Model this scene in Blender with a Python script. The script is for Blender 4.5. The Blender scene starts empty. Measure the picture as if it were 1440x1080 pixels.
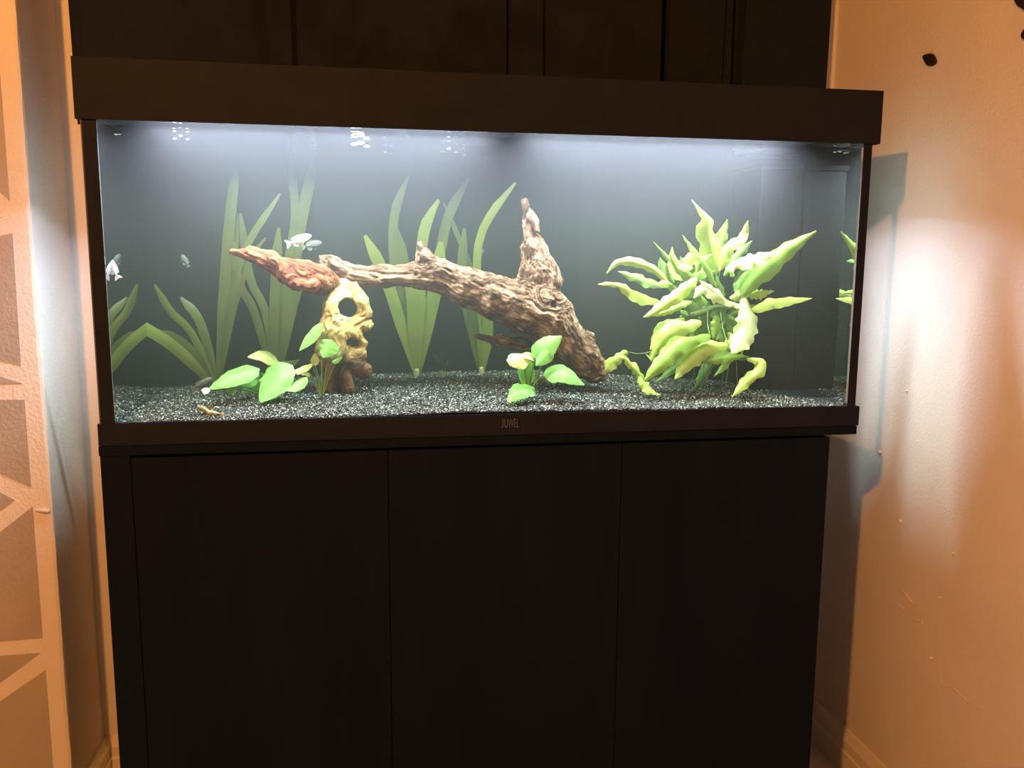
import bpy, bmesh, math, random
import numpy as np
from mathutils import Vector, Matrix

random.seed(7)
rng = np.random.default_rng(11)
scene = bpy.context.scene
col = scene.collection

# ------------------------------------------------------------------ camera
CAM = np.array([-0.2082, -1.2959, 1.0596])
YAW, PITCH, ROLL, FPX = 0.1665, -0.1451, 0.0068, 1195.2
_f = np.array([math.sin(YAW) * math.cos(PITCH), math.cos(YAW) * math.cos(PITCH), math.sin(PITCH)])
_r = np.array([math.cos(YAW), -math.sin(YAW), 0.0])
_u = np.cross(_r, _f)
_c, _s = math.cos(ROLL), math.sin(ROLL)
CR, CU = _c * _r + _s * _u, -_s * _r + _c * _u
cam_data = bpy.data.cameras.new('camera')
cam_data.sensor_width = 36.0
cam_data.lens = FPX / 1440.0 * 36.0
cam_data.clip_start = 0.02
cam = bpy.data.objects.new('camera', cam_data)
col.objects.link(cam)
cam.matrix_world = Matrix(((CR[0], CU[0], -_f[0], CAM[0]), (CR[1], CU[1], -_f[1], CAM[1]),
                           (CR[2], CU[2], -_f[2], CAM[2]), (0, 0, 0, 1)))
scene.camera = cam

# ------------------------------------------------------------------ world, exposure, room lamp
world = bpy.data.worlds.new('world')
scene.world = world
world.use_nodes = True
bg = world.node_tree.nodes['Background']
bg.inputs[0].default_value = (1.0, 0.72, 0.52, 1)
bg.inputs[1].default_value = 0.02
scene.view_settings.view_transform = 'Standard'
scene.view_settings.look = 'None'
scene.view_settings.exposure = 0.0
scene.view_settings.gamma = 1.0
scene.view_settings.use_curve_mapping = False
scene.cycles.max_bounces = 10
scene.cycles.transparent_max_bounces = 32
scene.cycles.volume_bounces = 1
scene.cycles.caustics_reflective = True
scene.cycles.sample_clamp_indirect = 12.0

LED_POWER = 22.8
LED_COLOUR = (0.72, 0.69, 1.0)
ROOM_POWER = 138.0
ld = bpy.data.lights.new('room_lamp', 'POINT')
ld.energy = ROOM_POWER
ld.color = (1.0, 0.355, 0.075)
ld.shadow_soft_size = 0.035
lo = bpy.data.objects.new('room_lamp', ld)
lo.location = (-0.87, -1.52, 1.98)
col.objects.link(lo)


def at(u, v, y):
    """the point of the room that the photograph shows at pixel (u, v), at depth y"""
    d = (u - 720) / FPX * CR + (540 - v) / FPX * CU + _f
    return CAM + d * (y - CAM[1]) / d[1]


def at_x(u, v, x):
    d = (u - 720) / FPX * CR + (540 - v) / FPX * CU + _f
    return CAM + d * (x - CAM[0]) / d[0]


def px2m(y):
    return (y - CAM[1]) * 1.0 / FPX / 0.98


# ------------------------------------------------------------------ materials
def new_mat(name):
    m = bpy.data.materials.new(name)
    m.use_nodes = True
    nt = m.node_tree
    for n in list(nt.nodes):
        nt.nodes.remove(n)
    out = nt.nodes.new('ShaderNodeOutputMaterial')
    return m, nt, out


def lk(nt, a, b):
    nt.links.new(a, b)


def noise_node(nt, scale, detail=3.0, rough=0.55, vec=None, coord='Object'):
    n = nt.nodes.new('ShaderNodeTexNoise')
    n.inputs['Scale'].default_value = scale
    n.inputs['Detail'].default_value = detail
    n.inputs['Roughness'].default_value = rough
    if vec is None:
        tc = nt.nodes.new('ShaderNodeTexCoord')
        vec = tc.outputs[coord]
    lk(nt, vec, n.inputs['Vector'])
    return n


def ramp(nt, fac, stops):
    r = nt.nodes.new('ShaderNodeValToRGB')
    els = r.color_ramp.elements
    while len(els) < len(stops):
        els.new(0.5)
    for e, (p, c) in zip(els, stops):
        e.position = p
        e.color = (*c, 1)
    lk(nt, fac, r.inputs[0])
    return r


def bump(nt, height, strength, dist, shader):
    b = nt.nodes.new('ShaderNodeBump')
    b.inputs['Strength'].default_value = strength
    b.inputs['Distance'].default_value = dist
    lk(nt, height, b.inputs['Height'])
    lk(nt, b.outputs[0], shader.inputs['Normal'])


def surf(name, c1, c2, scale, rough=0.6, bump_s=0.0, bump_scale=None, bump_d=0.002, spec=0.4, stretch=None):
    m, nt, out = new_mat(name)
    p = nt.nodes.new('ShaderNodeBsdfPrincipled')
    p.inputs['Roughness'].default_value = rough
    p.inputs['Specular IOR Level'].default_value = spec
    vec = None
    if stretch:
        tc = nt.nodes.new('ShaderNodeTexCoord')
        mp = nt.nodes.new('ShaderNodeMapping')
        mp.inputs['Scale'].default_value = stretch
        lk(nt, tc.outputs['Object'], mp.inputs[0])
        vec = mp.outputs[0]
    n = noise_node(nt, scale, vec=vec)
    r = ramp(nt, n.outputs['Fac'], [(0.3, c1), (0.7, c2)])
    lk(nt, r.outputs[0], p.inputs['Base Color'])
    if bump_s > 0:
        b = noise_node(nt, bump_scale or scale * 4, detail=4, vec=vec)
        bump(nt, b.outputs['Fac'], bump_s, bump_d, p)
    lk(nt, p.outputs[0], out.inputs[0])
    return m


M = {}
M['paint'] = surf('wall_paint', (0.70, 0.69, 0.66), (0.75, 0.74, 0.71), 6, 0.75, 0.55, 170, 0.0022, 0.25)
M['mural'] = surf('mural_paint', (0.37, 0.35, 0.32), (0.42, 0.40, 0.36), 8, 0.7, 0.55, 170, 0.0022, 0.25)
M['room'] = surf('room_paint', (0.13, 0.14, 0.15), (0.16, 0.17, 0.18), 6, 0.8, 0.3, 200, 0.001, 0.2)
M['skirting'] = surf('skirting_gloss', (0.68, 0.66, 0.62), (0.74, 0.72, 0.69), 9, 0.35, 0.15, 60)
M['floor'] = surf('pale_floor', (0.52, 0.53, 0.55), (0.60, 0.61, 0.63), 30, 0.6, 0.2, 200)  # pale tone chosen so the floor bounces tank light upward
M['black_plastic'] = surf('black_plastic', (0.011, 0.0145, 0.024), (0.014, 0.018, 0.029), 25, 0.6, 0.05, 300, 0.0005, 0.06)
M['black_wood'] = surf('black_foil_board', (0.0046, 0.0085, 0.0150), (0.0070, 0.0115, 0.019), 12, 0.6, 0.12, 120, 0.0006, 0.03, (1, 1, 0.12))
M['cloth'] = surf('black_cloth', (0.010, 0.014, 0.025), (0.015, 0.020, 0.034), 14, 0.95, 0.5, 700, 0.0006, 0.1)
M['backing'] = surf('black_backing_foil', (0.008, 0.0085, 0.0095), (0.011, 0.0115, 0.0125), 10, 0.6, spec=0.15)
M['silicone'] = surf('black_silicone', (0.010, 0.014, 0.024), (0.014, 0.018, 0.029), 40, 0.6, spec=0.06)
M['logo'] = surf('grey_print', (0.085, 0.11, 0.16), (0.095, 0.12, 0.17), 40, 0.6, spec=0.05)
M['decal'] = surf('dark_decal', (0.012, 0.010, 0.008), (0.02, 0.016, 0.012), 60, 0.6)
M['filler'] = surf('paint_filler', (0.72, 0.68, 0.62), (0.8, 0.77, 0.72), 80, 0.7, 0.4, 300)
M['fish_grey'] = surf('grey_fish_skin', (0.10, 0.11, 0.10), (0.16, 0.17, 0.15), 120, 0.4)
M['fish_eye'] = surf('fish_eye', (0.01, 0.01, 0.01), (0.02, 0.02, 0.02), 50, 0.15)
M['loach'] = surf('yellow_banded_skin', (0.10, 0.09, 0.04), (0.42, 0.40, 0.22), 130, 0.4, stretch=(1, 0.3, 0.3))
M['root'] = surf('plant_root', (0.13, 0.20, 0.05), (0.22, 0.30, 0.08), 60, 0.6)
M['sinker'] = surf('pale_plant_weight', (0.20, 0.22, 0.10), (0.30, 0.32, 0.16), 60, 0.5)


def leaf_mat(name, dark, light, trans, scale=60, tmix=0.35):
    m, nt, out = new_mat(name)
    p = nt.nodes.new('ShaderNodeBsdfPrincipled')
    p.inputs['Roughness'].default_value = 0.42
    p.inputs['Specular IOR Level'].default_value = 0.3
    n = noise_node(nt, scale, detail=4)
    r = ramp(nt, n.outputs['Fac'], [(0.30, dark), (0.70, light)])
    lk(nt, r.outputs[0], p.inputs['Base Color'])
    b = noise_node(nt, scale * 4, detail=3)
    bump(nt, b.outputs['Fac'], 0.25, 0.002, p)
    t = nt.nodes.new('ShaderNodeBsdfTranslucent')
    t.inputs[0].default_value = (*trans, 1)
    mx = nt.nodes.new('ShaderNodeMixShader')
    mx.inputs[0].default_value = tmix
    lk(nt, p.outputs[0], mx.inputs[1])
    lk(nt, t.outputs[0], mx.inputs[2])
    lk(nt, mx.outputs[0], out.inputs[0])
    return m


M['fern'] = leaf_mat('fern_leaf', (0.42, 0.60, 0.10), (0.66, 0.78, 0.24), (0.58, 0.74, 0.12), 45)
M['fern_dark'] = leaf_mat('fern_leaf_dark', (0.16, 0.28, 0.06), (0.26, 0.40, 0.09), (0.22, 0.38, 0.06), 45)  # darker leaf tone, mostly on the inner leaves
M['anubias'] = leaf_mat('broad_leaf', (0.19, 0.42, 0.095), (0.27, 0.52, 0.14), (0.24, 0.52, 0.08), 30)
M['anubias_young'] = leaf_mat('young_broad_leaf', (0.50, 0.62, 0.18), (0.66, 0.74, 0.28), (0.55, 0.68, 0.16), 30)
M['leaf_pale'] = leaf_mat('whitish_leaf', (0.80, 0.82, 0.74), (0.88, 0.9, 0.84), (0.8, 0.82, 0.7), 30)  # near-white leaf tone, also used on the surface beads
M['fish_white'] = leaf_mat('white_fish_skin', (0.86, 0.87, 0.88), (0.92, 0.92, 0.92), (0.9, 0.9, 0.92), 90, 0.45)
M['fern_mid'] = leaf_mat('fern_leaf_mid', (0.20, 0.37, 0.05), (0.36, 0.52, 0.10), (0.34, 0.55, 0.07), 45)
M['fern_overlit'] = leaf_mat('fern_leaf_overlit', (0.62, 0.74, 0.28), (0.80, 0.87, 0.52), (0.7, 0.82, 0.3), 45)  # overexposure put into the leaf colour as a paler copy
M['vallis'] = leaf_mat('ribbon_leaf', (0.085, 0.102, 0.022), (0.118, 0.135, 0.032), (0.108, 0.13, 0.022), 22, 0.4)
M['vallis_tip'] = leaf_mat('ribbon_leaf_bright', (0.16, 0.19, 0.035), (0.22, 0.25, 0.05), (0.2, 0.24, 0.035), 22, 0.4)


def wood_mat(name, stops, scale, low=None):
    """colour follows the grain stored on the mesh; 'low' is the colour of the wood near the ground"""
    m, nt, out = new_mat(name)
    p = nt.nodes.new('ShaderNodeBsdfPrincipled')
    p.inputs['Roughness'].default_value = 0.8
    p.inputs['Specular IOR Level'].default_value = 0.2
    a = nt.nodes.new('ShaderNodeAttribute')
    a.attribute_name = 'grain'
    n = noise_node(nt, scale, detail=9, rough=0.72, vec=a.outputs['Vector'])
    r = ramp(nt, n.outputs['Fac'], stops)
    c = r.outputs[0]
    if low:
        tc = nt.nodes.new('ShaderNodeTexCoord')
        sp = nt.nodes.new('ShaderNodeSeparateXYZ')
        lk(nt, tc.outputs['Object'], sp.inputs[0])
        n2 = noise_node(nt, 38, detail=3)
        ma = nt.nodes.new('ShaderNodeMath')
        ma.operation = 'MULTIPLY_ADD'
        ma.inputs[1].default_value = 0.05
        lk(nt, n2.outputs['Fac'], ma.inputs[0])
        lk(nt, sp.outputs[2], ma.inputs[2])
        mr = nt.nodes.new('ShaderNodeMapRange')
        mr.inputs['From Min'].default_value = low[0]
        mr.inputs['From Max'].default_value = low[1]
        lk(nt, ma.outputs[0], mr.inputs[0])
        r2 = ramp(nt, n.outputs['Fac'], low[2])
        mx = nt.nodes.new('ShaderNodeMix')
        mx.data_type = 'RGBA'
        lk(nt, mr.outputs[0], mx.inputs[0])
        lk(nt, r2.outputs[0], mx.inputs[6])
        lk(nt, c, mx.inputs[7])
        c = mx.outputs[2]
    lk(nt, c, p.inputs['Base Color'])
    bump(nt, n.outputs['Fac'], 0.9, 0.006, p)
    lk(nt, p.outputs[0], out.inputs[0])
    return m


M['wood_big'] = wood_mat('driftwood_brown', [(0.34, (0.022, 0.010, 0.005)), (0.45, (0.10, 0.05, 0.026)), (0.54, (0.27, 0.16, 0.095)), (0.66, (0.60, 0.42, 0.29))], 70)
M['wood_red'] = wood_mat('driftwood_red', [(0.34, (0.05, 0.012, 0.006)), (0.46, (0.18, 0.05, 0.022)), (0.56, (0.33, 0.13, 0.055)), (0.68, (0.55, 0.31, 0.14))], 70)
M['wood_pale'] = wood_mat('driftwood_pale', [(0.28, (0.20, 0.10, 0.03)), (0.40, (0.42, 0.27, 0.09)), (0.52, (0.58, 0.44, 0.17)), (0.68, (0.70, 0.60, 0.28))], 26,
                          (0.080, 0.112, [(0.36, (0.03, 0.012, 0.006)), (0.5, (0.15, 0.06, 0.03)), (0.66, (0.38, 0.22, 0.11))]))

# gravel: a random grey for every grain
m, nt, out = new_mat('black_gravel')
p = nt.nodes.new('ShaderNodeBsdfPrincipled')
a = nt.nodes.new('ShaderNodeAttribute')
a.attribute_name = 'shade'
r = ramp(nt, a.outputs['Fac'], [(0.0, (0.008, 0.008, 0.009)), (0.6, (0.065, 0.064, 0.066)), (0.86, (0.20, 0.198, 0.198)), (1.0, (0.66, 0.65, 0.63))])
lk(nt, r.outputs[0], p.inputs['Base Color'])
p.inputs['Roughness'].default_value = 0.35
lk(nt, p.outputs[0], out.inputs[0])
M['gravel'] = m

# water: clear skin that mirrors beyond the critical angle, hazy inside
WATER_IOR, WATER_TOP_IOR = 1.175, 1.09
m, nt, out = new_mat('hazy_water')
fr = nt.nodes.new('ShaderNodeFresnel')
geo = nt.nodes.new('ShaderNodeNewGeometry')
sep = nt.nodes.new('ShaderNodeSeparateXYZ')
lk(nt, geo.outputs['True Normal'], sep.inputs[0])
ab = nt.nodes.new('ShaderNodeMath')
ab.operation = 'ABSOLUTE'
lk(nt, sep.outputs[2], ab.inputs[0])
mr = nt.nodes.new('ShaderNodeMapRange')
mr.inputs['From Min'].default_value = 0.4
mr.inputs['From Max'].default_value = 0.6
mr.inputs['To Min'].default_value = WATER_IOR
mr.inputs['To Max'].default_value = WATER_TOP_IOR
lk(nt, ab.outputs[0], mr.inputs[0])
lk(nt, mr.outputs[0], fr.inputs[0])
tr = nt.nodes.new('ShaderNodeBsdfTransparent')
gl = nt.nodes.new('ShaderNodeBsdfGlossy')
gl.inputs['Roughness'].default_value = 0.0
mx = nt.nodes.new('ShaderNodeMixShader')
lk(nt, fr.outputs[0], mx.inputs[0])
lk(nt, tr.outputs[0], mx.inputs[1])
lk(nt, gl.outputs[0], mx.inputs[2])
lk(nt, mx.outputs[0], out.inputs['Surface'])
vs = nt.nodes.new('ShaderNodeVolumeScatter')
vs.inputs['Color'].default_value = (0.90, 0.97, 0.95, 1)
vs.inputs['Density'].default_value = 0.235
vs.inputs['Anisotropy'].default_value = 0.25
va = nt.nodes.new('ShaderNodeVolumeAbsorption')
va.inputs['Color'].default_value = (0.45, 0.58, 0.35, 1)
va.inputs['Density'].default_value = 3.7
ad = nt.nodes.new('ShaderNodeAddShader')
lk(nt, vs.outputs[0], ad.inputs[0])
lk(nt, va.outputs[0], ad.inputs[1])
lk(nt, ad.outputs[0], out.inputs['Volume'])
M['water'] = m

m, nt, out = new_mat('clear_glass')
fr = nt.nodes.new('ShaderNodeFresnel')
fr.inputs[0].default_value = 1.12
tr = nt.nodes.new('ShaderNodeBsdfTransparent')
tr.inputs[0].default_value = (0.985, 0.995, 0.99, 1)
gl = nt.nodes.new('ShaderNodeBsdfGlossy')
gl.inputs['Roughness'].default_value = 0.0
mx = nt.nodes.new('ShaderNodeMixShader')
lk(nt, fr.outputs[0], mx.inputs[0])
lk(nt, tr.outputs[0], mx.inputs[1])
lk(nt, gl.outputs[0], mx.inputs[2])
lk(nt, mx.outputs[0], out.inputs['Surface'])
M['glass'] = m

m2 = M['glass'].copy()
m2.name = 'scatter_glass'
nt = m2.node_tree
out = [n for n in nt.nodes if n.type == 'OUTPUT_MATERIAL'][0]
old = out.inputs['Surface'].links[0].from_socket
tl = nt.nodes.new('ShaderNodeBsdfTranslucent')  # added scatter that spreads tank light from the end panes onto the walls
tl.inputs[0].default_value = (0.9, 0.97, 0.95, 1)
nz_ = noise_node(nt, 9, 3)
r = ramp(nt, nz_.outputs['Fac'], [(0.2, (0.075, 0.075, 0.075)), (0.8, (0.11, 0.11, 0.11))])
mx = nt.nodes.new('ShaderNodeMixShader')
lk(nt, r.outputs[0], mx.inputs[0])
lk(nt, old, mx.inputs[1])
lk(nt, tl.outputs[0], mx.inputs[2])
lk(nt, mx.outputs[0], out.inputs['Surface'])
M['side_glass'] = m2

m, nt, out = new_mat('led_tube')
em = nt.nodes.new('ShaderNodeEmission')
em.inputs[0].default_value = (*LED_COLOUR, 1)
em.inputs[1].default_value = 4.0
lk(nt, em.outputs[0], out.inputs[0])
M['led'] = m


# ------------------------------------------------------------------ mesh helpers
def mesh_obj(name, verts, faces, mat, parent=None, smooth=False):
    me = bpy.data.meshes.new(name)
    me.from_pydata([tuple(map(float, v)) for v in verts], [], [tuple(map(int, f)) for f in faces])
    me.update()
    if smooth:
        me.shade_smooth()
    o = bpy.data.objects.new(name, me)
    if mat:
        me.materials.append(mat)
    col.objects.link(o)
    if parent:
        o.parent = parent
    return o


def empty(name, loc=(0, 0, 0)):
    o = bpy.data.objects.new(name, None)
    o.empty_display_size = 0.05
    o.location = loc
    col.objects.link(o)
    return o


def tag(o, label, cat, group=None):
    o['label'] = label
    o['category'] = cat
    if group:
        o['group'] = group
    return o


def struct(o, label=None):
    o['kind'] = 'structure'
    if label:
        o['label'] = label
    return o


def box(name, lo, hi, mat, parent=None, bevel=0.0):
    """box between two corners in room coordinates"""
    lo, hi = np.array(lo, float), np.array(hi, float)
    if parent is not None:
        L = np.array(parent_loc(parent))
        lo, hi = lo - L, hi - L
    bm = bmesh.new()
    bmesh.ops.create_cube(bm, size=1.0)
    for v in bm.verts:
        v.co = Vector([(lo[i] + hi[i]) / 2 + v.co[i] * (hi[i] - lo[i]) for i in range(3)])
    if bevel > 0:
        bmesh.ops.bevel(bm, geom=list(bm.edges), offset=bevel, segments=2, affect='EDGES', profile=0.7)
    me = bpy.data.meshes.new(name)
    bm.to_mesh(me)
    bm.free()
    me.materials.append(mat)
    o = bpy.data.objects.new(name, me)
    col.objects.link(o)
    if parent:
        o.parent = parent
    return o


def parent_loc(o):
    L = np.zeros(3)
    while o is not None:
        L = L + np.array(o.location)
        o = o.parent
    return L


def spline(pts, n):
    P = np.array(pts, float)
    if len(P) == 2:
        t = np.linspace(0, 1, n)[:, None]
        return P[0] * (1 - t) + P[1] * t
    d = np.r_[0, np.cumsum(np.linalg.norm(np.diff(P, axis=0), axis=1))]
    E = np.vstack([2 * P[0] - P[1], P, 2 * P[-1] - P[-2]])
    out = []
    for s in np.linspace(0, d[-1], n):
        i = min(max(np.searchsorted(d, s, side='right') - 1, 0), len(P) - 2)
        t = (s - d[i]) / max(d[i + 1] - d[i], 1e-9)
        p0, p1, p2, p3 = E[i], E[i + 1], E[i + 2], E[i + 3]
        out.append(0.5 * (2 * p1 + (p2 - p0) * t + (2 * p0 - 5 * p1 + 4 * p2 - p3) * t ** 2 + (3 * p1 - p0 - 3 * p2 + p3) * t ** 3))
    return np.array(out)


def unit(v):
    v = np.asarray(v, float)
    return v / (np.linalg.norm(v, axis=-1, keepdims=True) + 1e-12)


def tube(name, pts, rad, mat, parent=None, n=12, seg=6):
    L = parent_loc(parent) if parent else np.zeros(3)
    C = spline(pts, n)
    T = unit(np.gradient(C, axis=0))
    up = np.array([0.13, -0.9, 0.4])
    A = unit(np.cross(T, up))
    B = np.cross(T, A)
    rad = np.interp(np.linspace(0, 1, n), np.linspace(0, 1, len(np.atleast_1d(rad))), np.atleast_1d(rad))
    V = []
    for i in range(n):
        for k in range(seg):
            th = 2 * math.pi * k / seg
            V.append(C[i] + rad[i] * (math.cos(th) * A[i] + math.sin(th) * B[i]) - L)
    F = [(i * seg + k, i * seg + (k + 1) % seg, (i + 1) * seg + (k + 1) % seg, (i + 1) * seg + k) for i in range(n - 1) for k in range(seg)]
    F.append(tuple(range(seg))[::-1])
    F.append(tuple((n - 1) * seg + k for k in range(seg)))
    return mesh_obj(name, V, F, mat, parent, True)


def vnoise(P, seed=0):
    """value noise in [-1, 1] at points P (n, 3)"""
    P = np.asarray(P, float)
    I = np.floor(P).astype(np.int64)
    f = P - I
    f = f * f * (3 - 2 * f)
    res = np.zeros(len(P))
    for dx in (0, 1):
        for dy in (0, 1):
            for dz in (0, 1):
                h = (I[:, 0] + dx) * 374761393 + (I[:, 1] + dy) * 668265263 + (I[:, 2] + dz) * 2147483647 + seed * 974711
                h = (h ^ (h >> 13)) * 1274126177
                h = (h ^ (h >> 16)) & 0xFFFF
                w = (f[:, 0] if dx else 1 - f[:, 0]) * (f[:, 1] if dy else 1 - f[:, 1]) * (f[:, 2] if dz else 1 - f[:, 2])
                res += w * (h / 32767.5 - 1)
    return res


def leaf(parent, pts, width, mat, prof='lance', hint=(0, -0.75, 0.65), fold=0.22, ruffle=0.0, n=13, name='leaf', twist=0.0):
    L = parent_loc(parent)
    C = spline(pts, n)
    T = unit(np.gradient(C, axis=0))
    hint = unit(np.array(hint, float))
    t = np.linspace(0, 1, n)
    if prof == 'ribbon':
        w = np.minimum(1, 0.42 + 1.6 * t) * np.clip((1 - t) * 7, 0.12, 1) ** 0.6
    elif prof == 'cut':
        w = np.minimum(1, 0.42 + 1.6 * t) * np.clip(0.72 + (1 - t) * 3, 0, 1)
    elif prof == 'ovate':
        w = np.clip(np.sin(math.pi * np.clip(t, 0, 1) ** 0.66), 0.03, 1) ** 0.75
    elif prof == 'heart':
        w = np.clip(np.sin(math.pi * (0.12 + 0.88 * t) ** 0.7), 0.03, 1) ** 0.7
    else:
        w = np.clip(np.sin(math.pi * np.clip(t * 0.97 + 0.03, 0, 1) ** 0.8), 0.04, 1) ** 0.8
    S = [-1, -0.66, -0.3, 0, 0.3, 0.66, 1]
    ph = random.uniform(0, 6)
    en = vnoise(np.stack([np.linspace(0, 5.5, n), np.full(n, ph * 7), np.zeros(n)], 1), 2)
    en2 = vnoise(np.stack([np.linspace(0, 5.5, n), np.full(n, ph * 7 + 40), np.zeros(n)], 1), 2)
    V = []
    for i in range(n):
        s = unit(np.cross(T[i], hint))
        nn = np.cross(s, T[i])
        a = twist * (t[i] - 0.3)
        s, nn = math.cos(a) * s + math.sin(a) * nn, -math.sin(a) * s + math.cos(a) * nn
        hw = width / 2 * w[i]
        for q in S:
            e = 1 + ruffle * abs(q) * (0.5 * math.sin(t[i] * 37 + ph * 2 + (2 if q > 0 else 0)) * (abs(q) > 0.9) + 1.5 * (en[i] if q > 0 else en2[i]))
            z = -fold * abs(q) ** 1.5 * hw + ruffle * hw * 0.6 * abs(q) ** 2 * math.sin(t[i] * 22 + ph + (1.9 if q > 0 else 0))
            V.append(C[i] + s * (q * hw * e) + nn * z - L)
    k = len(S)
    F = [(i * k + j, i * k + j + 1, (i + 1) * k + j + 1, (i + 1) * k + j) for i in range(n - 1) for j in range(k - 1)]
    return mesh_obj(name, V, F, mat, parent, True)


# ------------------------------------------------------------------ the room
XL, XR, YB, YM = -0.757, 0.765, 0.43, 0.245      # alcove sides, back wall, mural wall
HT = 2.45
floor = struct(box('floor', (-2.2, -2.6, -0.05), (XR + 0.1, YB + 0.1, 0.0), M['floor']), 'pale floor in front of the alcove')


def grid_wall(name, lo, hi, mat):
    return box(name, lo, hi, mat)


struct(box('ceiling', (-2.3, -2.7, HT), (XR + 0.1, YB + 0.1, HT + 0.1), M['room']), 'plain ceiling of the room')
struct(box('wall_front', (-2.3, -2.7, 0), (XR + 0.1, -2.6, HT), M['room']), 'plain painted wall opposite the tank')
struct(box('wall_far_left', (-2.3, -2.6, 0), (-2.2, YM, HT), M['room']), 'plain painted side wall of the room')
wall_back = struct(box('wall_back', (XL - 0.05, YB, 0), (XR + 0.1, YB + 0.1, HT), M['paint']), 'cream painted back wall of the alcove')
wall_right = struct(box('wall_right', (XR, -2.6, 0), (XR + 0.1, YB, HT), M['paint']), 'cream painted wall with bumps and paint chips beside the tank')
# left: chimney breast whose face carries the mural; its worn corner is slightly ragged
nz = 160
V, F = [], []
for i in range(nz + 1):
    z = HT * i / nz
    j1 = vnoise(np.array([[z * 60, 3.1, 0.2]]))[0] * 0.0016 + vnoise(np.array([[z * 17, 8.1, 0.2]]))[0] * 0.001
    V += [(-2.2, YM, z), (XL - 0.006 + j1, YM, z), (XL - 0.001 + j1 * 0.6, YM + 0.002, z), (XL, YM + 0.007, z), (XL, YB + 0.1, z), (-2.2, YB + 0.1, z)]
for i in range(nz):
    for k in range(6):
        a, b = i * 6 + k, i * 6 + (k + 1) % 6
        F.append((a, b, b + 6, a + 6))
F.append((0, 5, 4, 3, 2, 1))
F.append(tuple(nz * 6 + k for k in range(6)))
wall_left = struct(mesh_obj('wall_left', V, F, M['paint']), 'cream wall with a worn corner and tan geometric mural shapes')
shapes = [
    [(-90, 40), (-3, 62), (14, 283), (-90, 190)],
    [(-70, 282), (3, 306), (-70, 322)],
    [(-80, 348), (18, 328), (30, 514), (-80, 488)],
    [(-80, 505), (32, 539), (-80, 543)],
    [(-80, 562), (35, 562), (44, 685), (-80, 630)],
    [(-80, 650), (21, 703), (-80, 780)],
    [(-80, 812), (46, 712), (60, 897), (-80, 909)],
    [(-80, 928), (57, 918), (-80, 1020)],
    [(-80, 1042), (64, 942), (78, 1120), (-80, 1120)],
]
for s in shapes:
    q = [at(u, v, YM) for u, v in s]
    k = len(q)
    V = [(a[0], YM - 0.0009, a[2]) for a in q] + [(a[0], YM + 0.001, a[2]) for a in q]
    F = [tuple(range(k))[::-1], tuple(range(k, 2 * k))] + [(i, (i + 1) % k, k + (i + 1) % k, k + i) for i in range(k)]
    mesh_obj('mural_shape', V, F, M['mural'], wall_left)
# paint blob on the worn corner
c = at(60, 718, YM - 0.002)
tube('paint_blob', [c - (0.012, 0, -0.001), c, c + (0.011, 0, -0.002)], [0.0012, 0.004, 0.003], M['filler'], wall_left, 7, 7)

# skirting boards: a profile swept along the foot of the wall
def skirting(name, p0, p1, inward, h=0.092, d=0.016):
    prof = [(0, 0), (d, 0), (d, 0.050), (d * 0.82, 0.053), (d * 0.82, h * 0.80), (d * 0.55, h * 0.9), (d * 0.3, h), (0, h)]
    V = [np.array([p[0], p[1], 0.0]) + np.array([inward[0] * a, inward[1] * a, b]) for p in (p0, p1) for a, b in prof]
    k = len(prof)
    F = [(i, (i + 1) % k, k + (i + 1) % k, k + i) for i in range(k)] + [tuple(range(k)), tuple(range(k, 2 * k))[::-1]]
    o = mesh_obj(name, V, F, M['skirting'])
    bm = bmesh.new()
    bm.from_mesh(o.data)
    bmesh.ops.recalc_face_normals(bm, faces=bm.faces)
    bm.to_mesh(o.data)
    bm.free()
    return struct(o, 'painted skirting board')


skirting('baseboard_right', (XR, -2.3), (XR, YB - 0.017), (-1, 0))
skirting('baseboard_back', (XL + 0.017, YB), (XR, YB), (0, -1))
skirting('baseboard_left', (XL, YM + 0.002), (XL, YB - 0.001), (1, 0))

# nails, filler spots and a peeling ridge of paint on the right wall
for (u, v, r) in [(1238, 636, 0.0032), (1267, 733, 0.0036), (1310, 925, 0.003), (1276, 550, 0.002), (1342, 778, 0.002), (1322, 840, 0.0018)]:
    c = at_x(u, v, XR)
    tube('paint_lump', [c + (0.001, 0, 0), c - (0.003, 0, 0), c - (0.0045, 0, 0.001)], [r, r, r * 0.35], M['filler'], wall_right, 6, 8)
for q in ([(1262, 829), (1272, 833), (1281, 846), (1292, 852)], [(1262, 848), (1270, 856), (1276, 860)], [(1284, 866), (1292, 874), (1297, 872), (1296, 880)],
          [(1322, 947), (1326, 965), (1340, 968), (1365, 990), (1392, 1003)]):
    tube('peeling_paint', [at_x(u, v, XR) for u, v in q], [0.0004, 0.0019, 0.0016, 0.0004], M['filler'], wall_right, 14, 5)


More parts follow.
